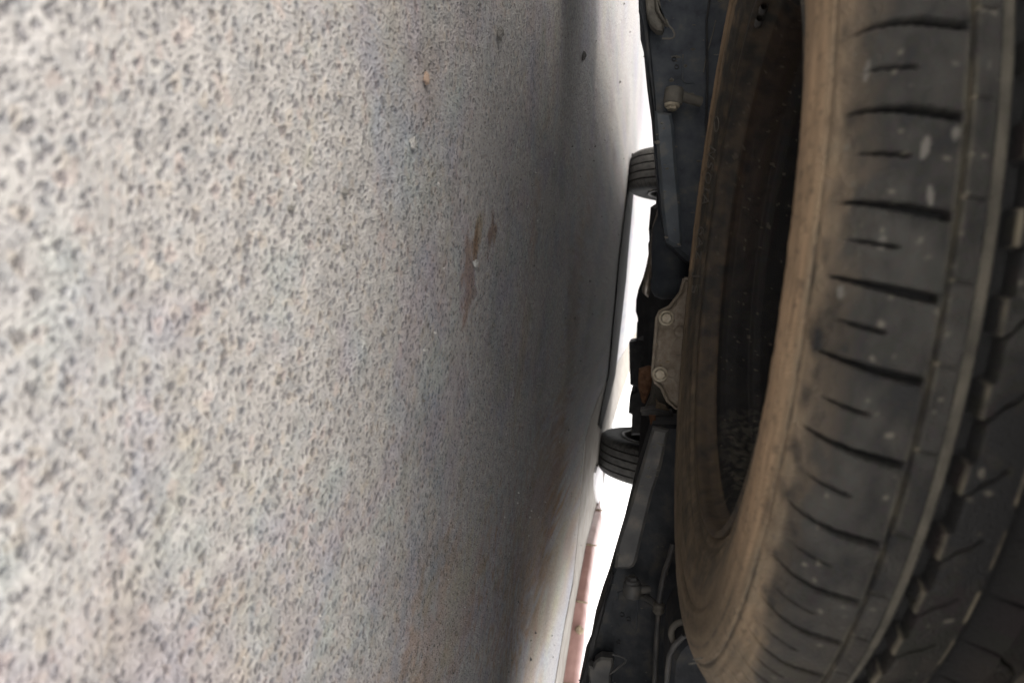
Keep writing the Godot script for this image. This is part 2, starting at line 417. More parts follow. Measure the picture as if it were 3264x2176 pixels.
func spare_colour(deg: float, r: float, a: float, cut: float) -> Color:
	var t := deg_to_rad(deg)
	var px := r * cos(t) * 1000.0; var pz := r * sin(t) * 1000.0; var py := a * 1000.0
	var dust := n_dust.get_noise_3d(px, py * 2.0, pz)
	var big := n_big.get_noise_3d(px, py, pz)
	var spot := n_spot.get_noise_3d(px, py, pz)
	var rubber := Color(.0155, .0148, .0135)
	var grey := Color(.042, .039, .0335)
	var soil := Color(.20, .142, .09)
	var right := smoothstep(66.0, 38.0, deg) if deg > -90.0 else 0.0       # right end: soil reaches further, and shade is put into the colours
	var on_tread := smoothstep(-.004, .004, a - .0100 - dust * .005 - right * .012)
	if a > .05: on_tread = smoothstep(.318, .321, r)
	elif r < .295: on_tread = 0.0
	var side := soil
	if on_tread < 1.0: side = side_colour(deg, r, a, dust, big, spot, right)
	if on_tread <= 0.0: return side
	var c := blend(rubber, grey, .28 + dust * .7 + big * .4 + right * .2 - smoothstep(.055, .075, a) * .42)  # centre tread darker: shade under the bumper put into the rubber
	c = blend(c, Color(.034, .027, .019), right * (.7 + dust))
	# dust smeared off the shoulder, and specks of dried mud
	c = blend(c, Color(.12, .092, .064), (1.0 - smoothstep(.009, .024, a + dust * .012)) * (.75 + big * .6 + dust))
	var smear := n_spot.get_noise_3d(px * .35 + 90.0, py * .8, pz * .35)
	if spot > .70: c = blend(c, Color(.09, .082, .066), (spot - .70) * 10.0 * smoothstep(-.1, .5, dust + .2))
	if smear > .74 and deg > 84.0: c = blend(c, Color(.10, .094, .082), (smear - .62) * 5.0)
	c = blend(c, Color(.055, .052, .046), smoothstep(.12, .5, n_dust.get_noise_3d(px * .4, py * .4 + 50.0, pz * .4)) * .35)
	var am := a if a < .095 else .19 - a
	if cut > .0005:
		var g := rib(am, .0481, .05, .0003)
		c = blend(c, Color(.009, .009, .008), smoothstep(.001, .004, cut) * (1.0 - g))  # cuts blackened with depth, groove shadow put into the colour
		c = blend(c, Color(.16, .138, .1), rib(am, .0500, .0513, .0003) * (.85 + dust + big * .5))
		c = blend(c, Color(.095, .082, .056), g * (.55 + dust))
		c = blend(c, Color(.10, .09, .07), rib(am, .0590, .0642, .0006) * (.8 + dust * .6))
	else:
		# worn, dusty lips beside the grooves
		c = blend(c, Color(.08, .071, .052), rib(am, .0468, .0479, .0005) * (.5 + dust * .8) + rib(am, .0500, .0511, .0004) * (.3 + dust) )
		var dash := smoothstep(.1, .2, fposmod(deg + 1.0, PITCH) / PITCH) * (1.0 - smoothstep(.72, .8, fposmod(deg + 1.0, PITCH) / PITCH))
		c = blend(c, Color(.16, .138, .1), rib(am, .0872, .0892, .0004) * dash * (.75 + dust))
		c = blend(c, Color(.15, .13, .093), rib(am, .0672, .0692, .0004) * (.6 + dust + big * .5))
	return side.lerp(c, on_tread)

func grid_mesh(rows: Array, cols: PackedColorArray, nu: int, nv: int) -> ArrayMesh:
	# rows: PackedVector3Array of nu*nv points (u round, closed; v across)
	var pos: PackedVector3Array = rows[0]
	var nor := PackedVector3Array(); nor.resize(nu * nv)
	var flip := 1.0 if rows[1] else -1.0
	for u in nu:
		var un := (u + 1) % nu; var up := (u + nu - 1) % nu
		for v in nv:
			var du := pos[un * nv + v] - pos[up * nv + v]
			var dv := pos[u * nv + mini(v + 1, nv - 1)] - pos[u * nv + maxi(v - 1, 0)]
			nor[u * nv + v] = du.cross(dv).normalized() * flip
	var idx := PackedInt32Array(); idx.resize(nu * (nv - 1) * 6)
	var k := 0
	for u in nu:
		var un := (u + 1) % nu
		for v in nv - 1:
			var a := u * nv + v; var b := un * nv + v
			if flip > 0.0:
				idx[k] = a; idx[k + 1] = a + 1; idx[k + 2] = b; idx[k + 3] = b; idx[k + 4] = a + 1; idx[k + 5] = b + 1
			else:
				idx[k] = a; idx[k + 1] = b; idx[k + 2] = a + 1; idx[k + 3] = b; idx[k + 4] = b + 1; idx[k + 5] = a + 1
			k += 6
	var arr := []; arr.resize(Mesh.ARRAY_MAX)
	arr[Mesh.ARRAY_VERTEX] = pos; arr[Mesh.ARRAY_NORMAL] = nor; arr[Mesh.ARRAY_COLOR] = cols; arr[Mesh.ARRAY_INDEX] = idx
	var m := ArrayMesh.new()
	m.add_surface_from_arrays(Mesh.PRIMITIVE_TRIANGLES, arr)
	return m

func spare_tyre() -> void:
	n_dust.frequency = .045; n_dust.seed = 3; n_dust.fractal_octaves = 4
	n_spot.frequency = .16; n_spot.seed = 12; n_spot.fractal_octaves = 1
	n_big.frequency = .012; n_big.seed = 30; n_big.fractal_octaves = 2
	slot_angles()
	var root := base("spare_tyre")
	root.transform = Transform3D(Basis(Vector3(1, .0078, 0), Vector3(-.0078, .9995, -.03), Vector3(-.0002, .03, .9995)), Vector3(-.1092, .223, -.6044))
	tag(root, "dusty spare tyre hung flat under the tail of the car, nearest the camera", "tyre")
	var prof := spare_profile()
	var degs: Array[float] = []
	var d := 132.0
	while d > 18.0: degs.append(d); d -= .12
	while d > -228.0: degs.append(d); d -= .7
	var nv := prof.size(); var nu := degs.size()
	var pos := PackedVector3Array(); pos.resize(nu * nv)
	var col := PackedColorArray(); col.resize(nu * nv)
	for u in nu:
		var deg := degs[u]
		var c := cos(deg_to_rad(deg)); var s := sin(deg_to_rad(deg))
		var fine := deg <= 132.0 and deg > 18.0
		for v in nv:
			var p: Vector2 = prof[v]
			var r := p.x; var a := p.y
			var cut := 0.0
			if r > .3 and fine and a > .007 and a < .13: cut = tread_cut(deg, a)
			elif r > .318 and not fine: cut = (rib(a, .0588, .0668, .0006) + rib(a, .0895, .101, .0006)) * .0068
			var rr := r - cut
			var aa := a
			if r < .292 and a < .03:
				# moulded rings and a little unevenness of the side
				aa += rib(r, .2672, .2695, .0006) * .0013 + rib(r, .2270, .2300, .0006) * .0012 - rib(r, .2325, .2355, .0005) * .0012 + rib(r, .2385, .2402, .0004) * .0008 - rib(r, .2715, .2735, .0005) * .0006
				aa += n_dust.get_noise_2d(c * r * 1400.0, s * r * 1400.0) * .0005
			elif fine and a < .02:
				rr -= (rib(r, .2925, .2938, .0004) + rib(r, .3025, .3040, .0004)) * .0009
				rr += n_dust.get_noise_3d(c * r * 2600.0, a * 5200.0, s * r * 2600.0) * .0006
			pos[u * nv + v] = Vector3(rr * c, aa, rr * s)
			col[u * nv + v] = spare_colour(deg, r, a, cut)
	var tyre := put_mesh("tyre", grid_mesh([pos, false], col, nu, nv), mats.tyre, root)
	tag(tyre, "black rubber with brown dust on its shoulder")
	# raised letters on the inner side of the low sidewall
	var letters := start()
	var font := SystemFont.new(); font.font_names = PackedStringArray(["Droid Sans"])
	var text := {-121.0: "N", -117.6: "S", -114.2: "O", -111.2: "I", -108.6: "A", -100.5: "6", -97.4: "A", -94.2: "Z", -88.5: "J", -85.0: "S"}
	for deg in text:
		var tm := TextMesh.new()
		tm.font = font; tm.text = text[deg]; tm.font_size = 16; tm.pixel_size = .0013; tm.depth = .0016; tm.curve_step = 1.5
		var r := .2455
		var t := deg_to_rad(deg)
		var rad := Vector3(cos(t), 0, sin(t))
		var nrm := (rad * -.34 + Vector3(0, -.94, 0)).normalized()
		var y := (-rad - nrm * (-rad).dot(nrm)).normalized()
		letters.append_from(tm, 0, Transform3D(Basis(y.cross(nrm), y, nrm), rad * r + Vector3(0, .0096, 0)))
	var o := put_mesh("lettering", letters.commit(), mats.boss, tyre)
	tag(o, "raised letters in the rubber of the sidewall")
	var e := start()
	var ring := []
	for k in 25:
		var w := TAU * k / 24.0
		var t := deg_to_rad(-128.3 + 1.7 * sin(w))
		var r := .246 + .0075 * cos(w)
		ring.append(Vector3(cos(t) * r, .0096 - (r - .246) * .26, sin(t) * r))
	tube(e, ring, .0008, 6)
	put("moulded_ring", e, mats.boss, tyre)
	# little moulding hairs on the far edge
	for q in [[-121.5, .29], [-104.0, .29], [-70.0, .291], [-140.0, .29], [31.0, .300], [27.0, .302]]:
		var h := start()
		var t := deg_to_rad(q[0])
		var p := Vector3(cos(t) * q[1], .0045, sin(t) * q[1])
		tube(h, [p, p + Vector3(.0007, -.003, .0005), p + Vector3(.001, -.006, .002)], .00045, 5)
		put("rubber_hair", h, mats.boss, tyre)
	# the wheel
	var rp := [Vector2(.2185, .0225), Vector2(.2188, .0182), Vector2(.2172, .0158), Vector2(.2145, .0162), Vector2(.2125, .0195), Vector2(.2118, .028), Vector2(.2095, .034), Vector2(.2035, .0385), Vector2(.2, .044), Vector2(.1985, .054), Vector2(.1982, .066), Vector2(.1955, .07), Vector2(.194, .076), Vector2(.1935, .105), Vector2(.192, .128), Vector2(.186, .138), Vector2(.165, .140), Vector2(.14, .132), Vector2(.10, .122), Vector2(.075, .118), Vector2(.045, .122), Vector2(.03, .122), Vector2(.001, .122)]
	var rs := []
	for i in rp.size() - 1:
		var n := maxi(1, int((rp[i] as Vector2).distance_to(rp[i + 1]) / .0016)) if i < 15 else 4
		for k in n: rs.append((rp[i] as Vector2).lerp(rp[i + 1], float(k) / n))
	rs.append(rp[-1])
	nv = rs.size(); nu = 900
	var mud := FastNoiseLite.new(); mud.frequency = .11; mud.seed = 9; mud.fractal_octaves = 3
	pos = PackedVector3Array(); pos.resize(nu * nv); col = PackedColorArray(); col.resize(nu * nv)
	for u in nu:
		var deg := 180.0 - 360.0 * u / nu
		var t := deg_to_rad(deg)
		for v in nv:
			var p: Vector2 = rs[v]
			var q := Vector3(p.x * cos(t), p.y, p.x * sin(t)) * 1000.0
			var m := mud.get_noise_3dv(q)
			var dn := n_dust.get_noise_3dv(q)
			var sp := n_spot.get_noise_3dv(q * .8)
			var c := Color(.007, .007, .0075)
			c = blend(c, Color(.016, .0152, .0138), .35 + dn)
			# rusty wash on the left part of the barrel, crusted mud on the right
			var rusty := smoothstep(-62.0, -120.0, deg) * (1.0 - smoothstep(.055, .085, p.y + dn * .03)) if deg < 0.0 else 0.0
			c = blend(c, Color(.045, .029, .019), rusty * (.6 + dn * .8))
			var crust := rib(deg, -44.0, 20.0, 7.0) * smoothstep(-.1, .3, m + n_big.get_noise_3dv(q) * .5) * rib(p.y, .040, .088, .012)
			c = blend(c, Color(.062, .057, .045), crust * (.45 + m))
			if p.y < .036 and p.x > .2:
				c = blend(Color(.03, .028, .025), Color(.085, .063, .043), .3 + dn + rib(deg, -75.0, 40.0, 20.0) * .5)
			if sp > .74: c = blend(c, Color(.1, .085, .065), .6)
			col[u * nv + v] = c
			var rr := p.x - crust * (.0003 + m * .0006) - (dn * .0004)
			pos[u * nv + v] = Vector3(rr * cos(t), p.y, rr * sin(t))
	tag(put_mesh("wheel_rim", grid_mesh([pos, true], col, nu, nv), mats.rim, root), "black steel rim, rust brown and caked with mud inside")
	var wt := start()
	for k in 2:
		var t := deg_to_rad(-168.0 - k * 5.0)
		lathe(wt, [Vector2(.003, -.001), Vector2(.0036, .004), Vector2(.003, .009), Vector2(0, .0095)], facing(Vector3(cos(t), .1, sin(t)).cross(Vector3.UP), Vector3(cos(t) * .2095, .0225, sin(t) * .2095)), 12)
	put("balance_weight", wt, mats.link_grey, root)

# ---------------------------------------------------------------- the car
func road_tyre_mesh(R: float, W: float) -> ArrayMesh:
	var prof := []
	var raw := [Vector2(R * .66, -W * .42), Vector2(R * .72, -W * .5), Vector2(R * .84, -W * .535), Vector2(R * .93, -W * .51), Vector2(R * .972, -W * .455), Vector2(R * .99, -W * .38), Vector2(R, -W * .2), Vector2(R * 1.002, 0)]
	for i in raw.size() - 1:
		var n := 6 if i < 3 else 22
		var p0: Vector2 = raw[maxi(i - 1, 0)]; var p3: Vector2 = raw[mini(i + 2, raw.size() - 1)]
		for k in n: prof.append((raw[i] as Vector2).cubic_interpolate(raw[i + 1], p0, p3, float(k) / n))
	var half := prof.duplicate()
	prof.append(raw[-1])
	half.reverse()
	for p in half: prof.append(Vector2(p.x, -p.y))
	var nv := prof.size(); var nu := 420
	var pos := PackedVector3Array(); pos.resize(nu * nv)
	var col := PackedColorArray(); col.resize(nu * nv)
	for u in nu:
		var t := TAU * u / nu
		for v in nv:
			var p: Vector2 = prof[v]
			var cut := 0.0
			for g in [-.3, -.1, .1, .3]:
				cut = maxf(cut, rib(p.y / W, g - .016 + .003 * sin(t * 70.0), g + .016 + .003 * sin(t * 70.0), .005) * .008)
			var e := absf(p.y) / W
			if e > .33 and p.x > R * .93:
				cut = maxf(cut, smoothstep(.80, .86, fposmod(t * 72.0 / TAU + e * 1.5, 1.0)) * smoothstep(.335, .35, e) * .003)
			pos[u * nv + v] = Vector3(p.y, (p.x - cut) * cos(t), (p.x - cut) * sin(t))
			var d := n_dust.get_noise_3d(p.y * 900.0, cos(t) * 200.0, sin(t) * 200.0)
			var c := blend(Color(.035, .034, .033), Color(.07, .068, .064), .45 + d)
			if cut > .002: c = Color(.03, .03, .03)
			elif p.x < R * .95: c = blend(Color(.026, .028, .032), Color(.05, .05, .05), .4 + d)
			col[u * nv + v] = c
	return grid_mesh([pos, true], col, nu, nv)

var tyre_mesh: ArrayMesh
func road_wheel(car: Node3D, at: Vector3, side: float) -> void:
	var R := .312
	if tyre_mesh == null: tyre_mesh = road_tyre_mesh(R, .178)
	var w := put_mesh("wheel", tyre_mesh, mats.tyre, car)
	w.position = at
	var st := start()
	# rim seen from inside the car: a dished barrel with a lighter inner lip
	var x := Transform3D(Basis(Vector3(0, 1, 0), Vector3(-side, 0, 0), Vector3(0, 0, side)), Vector3.ZERO)
	lathe(st, [Vector2(R * .67, .088), Vector2(R * .68, .094), Vector2(R * .65, .094), Vector2(R * .62, .086), Vector2(R * .6, .06), Vector2(R * .58, -.02), Vector2(R * .55, -.05), Vector2(R * .25, -.06), Vector2(R * .22, -.03), Vector2(0, -.03)], x, 48)
	put("rim", st, mats.link_grey, w)
	var b := start()
	lathe(b, [Vector2(0, -.02), Vector2(R * .45, -.02), Vector2(R * .46, .0), Vector2(R * .4, .015), Vector2(R * .2, .03), Vector2(0, .03)], x, 40)
	put("brake_shield", b, mats.black, w)

func plate(car: Node, called: String, key: String, z: float, thick: float, m: Material, bevel := .003) -> MeshInstance3D:
	var st := start()
	slab(st, outline(key), z - thick, z, 2, bevel)
	return put(called, st, m, car)

func bar(car: Node, called: String, pts: Array, r: float, m: Material, sides := 10) -> MeshInstance3D:
	var st := start()
	tube(st, pts, r, sides)
	return put(called, st, m, car)

func flecks(parent: Node, key: String, z: float, count: int, m: Material, seed_: int, most: float) -> void:
	var rng := RandomNumberGenerator.new(); rng.seed = seed_
	var p := outline(key)
	var box_ := Rect2(p[0], Vector2.ZERO)
	for q in p: box_ = box_.expand(q)
	var st := start()
	st.set_smooth_group(FLAT)
	var made := 0
	while made < count:
		var q := Vector2(rng.randf_range(box_.position.x, box_.end.x), rng.randf_range(box_.position.y, box_.end.y))
		if not Geometry2D.is_point_in_polygon(q, p): made += 1 if rng.randf() < .02 else 0; continue
		made += 1
		var r := most * pow(rng.randf(), 3.0) + .0006
		var ring := []
		var sx := rng.randf_range(.6, 1.0); var sy := rng.randf_range(.8, 2.2)
		for k in 6: ring.append(Vector3(q.x + cos(TAU * k / 6) * r * sx * rng.randf_range(.7, 1.2), q.y + sin(TAU * k / 6) * r * sy * rng.randf_range(.7, 1.2), z - .0004))
		var top := Vector3(q.x, q.y, z + r * .5)
		for k in 6: tri(st, ring[k], ring[(k + 1) % 6], top, Vector3(0, 0, 1))
	tag(put("mud_fleck", st, m, parent), "", "", "", "stuff")

func the_car() -> void:
	var car := base("parked_car", Vector3.ZERO)
	tag(car, "parked car seen from beneath its tail, standing on the grey paving", "car")
	# rear suspension, left half
	var arm := plate(car, "suspension_arm", "arm_left", -1.10, .12, mats.steel, .006)
	plate(arm, "flange", "arm_left_flange", -1.085, .011, mats.steel_dark, .002)
	bar(arm, "pressed_rib", [Vector3(-.432, .184, -1.0995), Vector3(-.397, .187, -1.0995), Vector3(-.392, .191, -1.0995), Vector3(-.391, .205, -1.0995)], .0013, mats.link, 6)
	bar(arm, "weld_seam", [Vector3(-.482, .225, -1.0995), Vector3(-.463, .223, -1.0995), Vector3(-.433, .218, -1.0995), Vector3(-.408, .216, -1.0995)], .0009, mats.boss, 6)
	for h in [Vector3(-.414, .177, -1.099), Vector3(-.425, .172, -1.099)]:
		var st := start(); lathe(st, [Vector2(.0034, -.001), Vector2(.0034, .0006), Vector2(.0022, .0008), Vector2(.002, -.002), Vector2(0, -.002)], facing(Vector3(0, 0, 1), h), 14); put("drain_hole", st, mats.black, arm)
	flecks(arm, "arm_left", -1.10, 90, mats.boss, 3, .004)
	bar(arm, "cable", [Vector3(-.56, .215, -1.085), Vector3(-.48, .212, -1.092), Vector3(-.40, .222, -1.092), Vector3(-.33, .228, -1.09), Vector3(-.24, .245, -1.085)], .0016, mats.black, 8)
	var tb1 := plate(car, "tie_bar", "link_left", -1.05, .018, mats.link, .004)
	flecks(tb1, "link_left", -1.05, 26, mats.boss, 7, .0026)
	var st1 := start()
	lathe(st1, [Vector2(0, -.012), Vector2(.0125, -.012), Vector2(.0135, -.009), Vector2(.0135, .008), Vector2(.012, .0105), Vector2(0, .0105)], facing(Vector3(1, 0, .1), Vector3(-.361, .1775, -1.065)), 28)
	var boss := put("bush", st1, mats.boss, car)
	bolt(boss, Vector3(-.3495, .1765, -1.064), Vector3(1, 0, .12), .0078, mats.bolt)
	bar(boss, "bracket_ear", [Vector3(-.365, .186, -1.07), Vector3(-.361, .205, -1.075), Vector3(-.36, .216, -1.08)], .0075, mats.boss, 10)
	plate(car, "spring_plate", "plate_left", -1.06, .022, mats.boss, .003)
	plate(car, "strap", "strap_left", -1.05, .014, mats.boss, .002)
	bar(car, "wire_clip", [Vector3(-.459, .156, -1.04), Vector3(-.451, .16, -1.04), Vector3(-.446, .166, -1.04), Vector3(-.440, .1695, -1.04), Vector3(-.436, .1695, -1.04), Vector3(-.4335, .167, -1.04), Vector3(-.433, .161, -1.04), Vector3(-.433, .153, -1.04)], .0012, mats.boss, 8)
	# right half
	arm = plate(car, "suspension_arm", "arm_right", -1.12, .12, mats.steel_dark, .006)
	plate(arm, "flange", "arm_right_flange", -1.105, .011, mats.black, .002)
	bar(arm, "pressed_rib", [Vector3(.387, .216, -1.1195), Vector3(.389, .208, -1.1195), Vector3(.393, .207, -1.1195), Vector3(.416, .208, -1.1195), Vector3(.447, .21, -1.1195)], .0012, mats.steel, 6)
	bar(arm, "pressed_rib", [Vector3(.387, .182, -1.1195), Vector3(.391, .175, -1.1195), Vector3(.404, .176, -1.1195)], .0012, mats.steel, 6)
	for h in [Vector3(.43, .196, -1.119), Vector3(.425, .185, -1.119), Vector3(.47, .185, -1.119)]:
		var st := start(); lathe(st, [Vector2(.0038, -.001), Vector2(.0038, .0006), Vector2(.0025, .0008), Vector2(.0022, -.002), Vector2(0, -.002)], facing(Vector3(0, 0, 1), h), 14); put("drain_hole", st, mats.black, arm)
	flecks(arm, "arm_right", -1.12, 110, mats.boss, 5, .004)
	var tb2 := plate(car, "tie_bar", "link_right", -1.04, .018, mats.link_grey, .004)
	flecks(tb2, "link_right", -1.04, 30, mats.boss, 9, .0026)
	var st2 := start()
	lathe(st2, [Vector2(0, -.012), Vector2(.0125, -.012), Vector2(.0137, -.009), Vector2(.0137, .008), Vector2(.012, .0105), Vector2(0, .0105)], facing(Vector3(-1, 0, .1), Vector3(.362, .196, -1.073)), 28)
	boss = put("bush", st2, mats.link_grey, car)
	bolt(boss, Vector3(.3495, .1945, -1.072), Vector3(-1, 0, .12), .0078, mats.link_grey)
	bar(boss, "bracket_ear", [Vector3(.364, .205, -1.078), Vector3(.362, .222, -1.082)], .0065, mats.link_grey, 10)
	var hose := bar(car, "brake_hose", [Vector3(.281, .247, -1.06), Vector3(.304, .243, -1.055), Vector3(.319, .239, -1.05), Vector3(.345, .2365, -1.05), Vector3(.36, .236, -1.05), Vector3(.385, .237, -1.05), Vector3(.43, .239, -1.05), Vector3(.488, .243, -1.05), Vector3(.60, .25, -1.05)], .0041, mats.link_grey, 14)
	var cl := start()
	lathe(cl, [Vector2(.0045, -.008), Vector2(.0085, -.006), Vector2(.0085, -.001), Vector2(.0068, 0), Vector2(.0085, .002), Vector2(.0085, .006), Vector2(.005, .01)], facing(Vector3(1, .05, 0), Vector3(.374, .2362, -1.05)), 20)
	put("clamp", cl, mats.boss, hose)
	bar(hose, "clamp_arm", [Vector3(.373, .236, -1.055), Vector3(.372, .222, -1.07), Vector3(.378, .213, -1.09)], .0055, mats.link_grey, 8)
	plate(car, "spring_plate", "plate_right", -1.08, .022, mats.link_grey, .003)
	bar(car, "wire_clip", [Vector3(.462, .177, -1.06), Vector3(.462, .186, -1.06), Vector3(.464, .195, -1.06), Vector3(.467, .198, -1.06), Vector3(.471, .197, -1.06), Vector3(.475, .193, -1.06), Vector3(.494, .177, -1.062)], .0014, mats.link_grey, 8)
	# the final drive in the middle
	var st3 := start()
	slab(st3, outline("cover"), -1.13, -1.05, 2, .006)
	var cover := put("axle_cover", st3, mats.alloy, car)
	var rim_pts := []
	for q in outline("cover"): rim_pts.append(Vector3(q.x, q.y, -1.052))
	rim_pts.append(rim_pts[0])
	bar(cover, "raised_lip", rim_pts, .0026, mats.alloy, 8)
	bolt(cover, Vector3(-.0478, .2012, -1.047), Vector3(0, .05, 1), .0078, mats.bolt)
	bolt(cover, Vector3(.0330, .2010, -1.047), Vector3(0, .05, 1), .0078, mats.bolt)
	var dome := start()
	lathe(dome, [Vector2(.056, -.004), Vector2(.054, .003), Vector2(.046, .009), Vector2(.03, .013), Vector2(0, .014)], facing(Vector3(0, -.1, 1), Vector3(.006, .262, -1.051)), 40)
	for q in [Vector3(-.03, .222, -1.05), Vector3(.028, .218, -1.05)]: lathe(dome, [Vector2(.009, -.003), Vector2(.0075, .004), Vector2(.005, .0055), Vector2(0, .0055)], facing(Vector3(0, 0, 1), q), 20)
	put("cast_dome", dome, mats.alloy, cover)
	flecks(cover, "cover", -1.05, 40, mats.tan, 13, .003)
	bar(cover, "cast_rib", [Vector3(-.004, .213, -1.0515), Vector3(.002, .222, -1.0515), Vector3(.006, .232, -1.0515), Vector3(.022, .236, -1.0515)], .0014, mats.alloy, 6)
	var cup := start()
	lathe(cup, [Vector2(.024, -.16), Vector2(.026, -.05), Vector2(.034, -.03), Vector2(.036, .0), Vector2(.0355, .05), Vector2(.0375, .055), Vector2(.0375, .067), Vector2(.036, .073), Vector2(.031, .081), Vector2(.02, .086), Vector2(0, .086)], facing(Vector3(.99, .11, 0), Vector3(-.162, .2035, -1.2)), 40)
	put("drive_joint", cup, mats.steel, car)
	plate(car, "rusty_bracket", "rust_bracket", -1.32, .02, mats.rust, .003)
	plate(car, "bracket", "grey_bracket", -1.26, .04, mats.boss, .005)
	plate(car, "bracket_foot", "foot", -1.20, .05, mats.link_grey, .003)
	plate(car, "mud_crust", "crust", -1.22, .02, mats.tan, .002)
	plate(car, "rusty_stud", "shank", -1.16, .01, mats.rust, .002)
	# further forward, against the light
	plate(car, "subframe", "subframe", -1.5, .25, mats.black, .01)
	plate(car, "heat_shield", "heat_shield", -2.0, .5, mats.black, .012)
	bar(car, "exhaust_pipe", [Vector3(-.33, .18, -1.94), Vector3(-.262, .169, -1.9), Vector3(-.234, .168, -1.9), Vector3(-.189, .166, -1.9), Vector3(-.161, .165, -1.9), Vector3(-.127, .160, -1.93), Vector3(-.098, .158, -2.0), Vector3(-.09, .17, -2.4), Vector3(-.1, .19, -3.0)], .011, mats.exhaust, 16)
	plate(car, "oil_pan", "oil_pan", -2.6, .6, mats.black, .02)
	plate(car, "cross_beam", "crossmember", -3.2, .3, mats.black, .01)
	var pl := plate(car, "silencer", "muffler", -.80, .16, mats.steel_dark, .008)
	var mr := []
	for q in outline("muffler"): mr.append(Vector3(q.x, q.y, -.806))
	mr.append(mr[0])
	bar(pl, "rolled_edge", mr, .0034, mats.link_grey, 10)
	var ring := []
	for k in 25:
		var w := TAU * k / 24.0
		ring.append(Vector3(.303 + .0125 * cos(w), .2535 + .0125 * sin(w), -.82 + .003 * cos(w)))
	bar(car, "rubber_hanger", ring, .0038, mats.boss, 12)
	# wheels
	for p in [Vector3(-.683, .309, -3.60), Vector3(.688, .309, -3.58)]: road_wheel(car, p, signf(p.x))
	for p in [Vector3(-.775, .309, -1.12), Vector3(.775, .309, -1.12)]: road_wheel(car, p, signf(p.x))
	# the body over it all: floor, wells, sills, bumpers, sides
	var fl := start()
	slab(fl, PackedVector2Array([Vector2(-.10, .52), Vector2(-.10, .47), Vector2(-.97, .47), Vector2(-1.02, .40), Vector2(-1.6, .37), Vector2(-3.0, .33), Vector2(-4.35, .31), Vector2(-4.45, .9), Vector2(-1.0, .9)]), -.6, .6, 0)
	put("floor_pan", fl, mats.black, car)
	for s in [-1.0, 1.0]:
		var side := start()
		var pp := PackedVector2Array([Vector2(-.125, .345), Vector2(-.125, .95), Vector2(-.33, 1.45), Vector2(-.6, 1.58), Vector2(-2.4, 1.6), Vector2(-3.3, 1.12), Vector2(-4.35, .95), Vector2(-4.46, .6), Vector2(-4.45, .22), Vector2(-3.98, .18)])
		for k in 9: pp.append(Vector2(-3.6, .309) + Vector2.from_angle(PI + .2 - (PI + .4) * k / 8.0) * Vector2(.36, .36))
		pp.append(Vector2(-3.22, .23)); pp.append(Vector2(-2.5, .186 if s > 0.0 else .22)); pp.append(Vector2(-2.0, .156 if s > 0.0 else .215)); pp.append(Vector2(-1.5, .14 if s > 0.0 else .205))
		for k in 9: pp.append(Vector2(-1.12, .309) + Vector2.from_angle(PI + .2 - (PI + .4) * k / 8.0) * Vector2(.36, .36))
		pp.append(Vector2(-.75, .285))
		slab(side, pp, s * .605, s * .875, 0, .03)
		tag(put("body_side", side, mats.paint, car), "pale painted side panel")
	var rb := start()
	slab(rb, PackedVector2Array([Vector2(-.09, .335), Vector2(-.03, .36), Vector2(.0, .56), Vector2(-.03, .95), Vector2(-.25, 1.45), Vector2(-.32, 1.45), Vector2(-.12, .95), Vector2(-.1, .46), Vector2(-.12, .345)]), -.868, .868, 0, .02)
	put("rear_panel", rb, mats.paint, car)
	var rf := start()
	slab(rf, PackedVector2Array([Vector2(-.28, 1.47), Vector2(-.62, 1.585), Vector2(-2.4, 1.605), Vector2(-3.3, 1.13), Vector2(-4.34, .95), Vector2(-4.34, .90), Vector2(-3.3, 1.08), Vector2(-2.4, 1.55), Vector2(-.62, 1.53)]), -.604, .604, 0)
	put("roof", rf, mats.paint, car)
	var fb := start()
	slab(fb, PackedVector2Array([Vector2(-4.32, .2), Vector2(-4.44, .22), Vector2(-4.5, .5), Vector2(-4.38, .94), Vector2(-4.36, .94), Vector2(-4.36, .25)]), -.604, .604, 0)
	put("front_bumper", fb, mats.paint, car)

# ---------------------------------------------------------------- the ground
func spread(lo: float, hi: float, step: float, out_lo: float, out_hi: float) -> PackedFloat32Array:
	var mid := PackedFloat32Array()
	var left := []
	var w := step; var x := lo
	while x > out_lo: w *= 1.16; x -= w; left.append(x)
	left.reverse()
	for v in left: mid.append(v)
	x = lo
	while x < hi: mid.append(x); x += step
	w = step
	while x < out_hi: mid.append(x); w *= 1.16; x += w
	mid.append(x)
	return mid

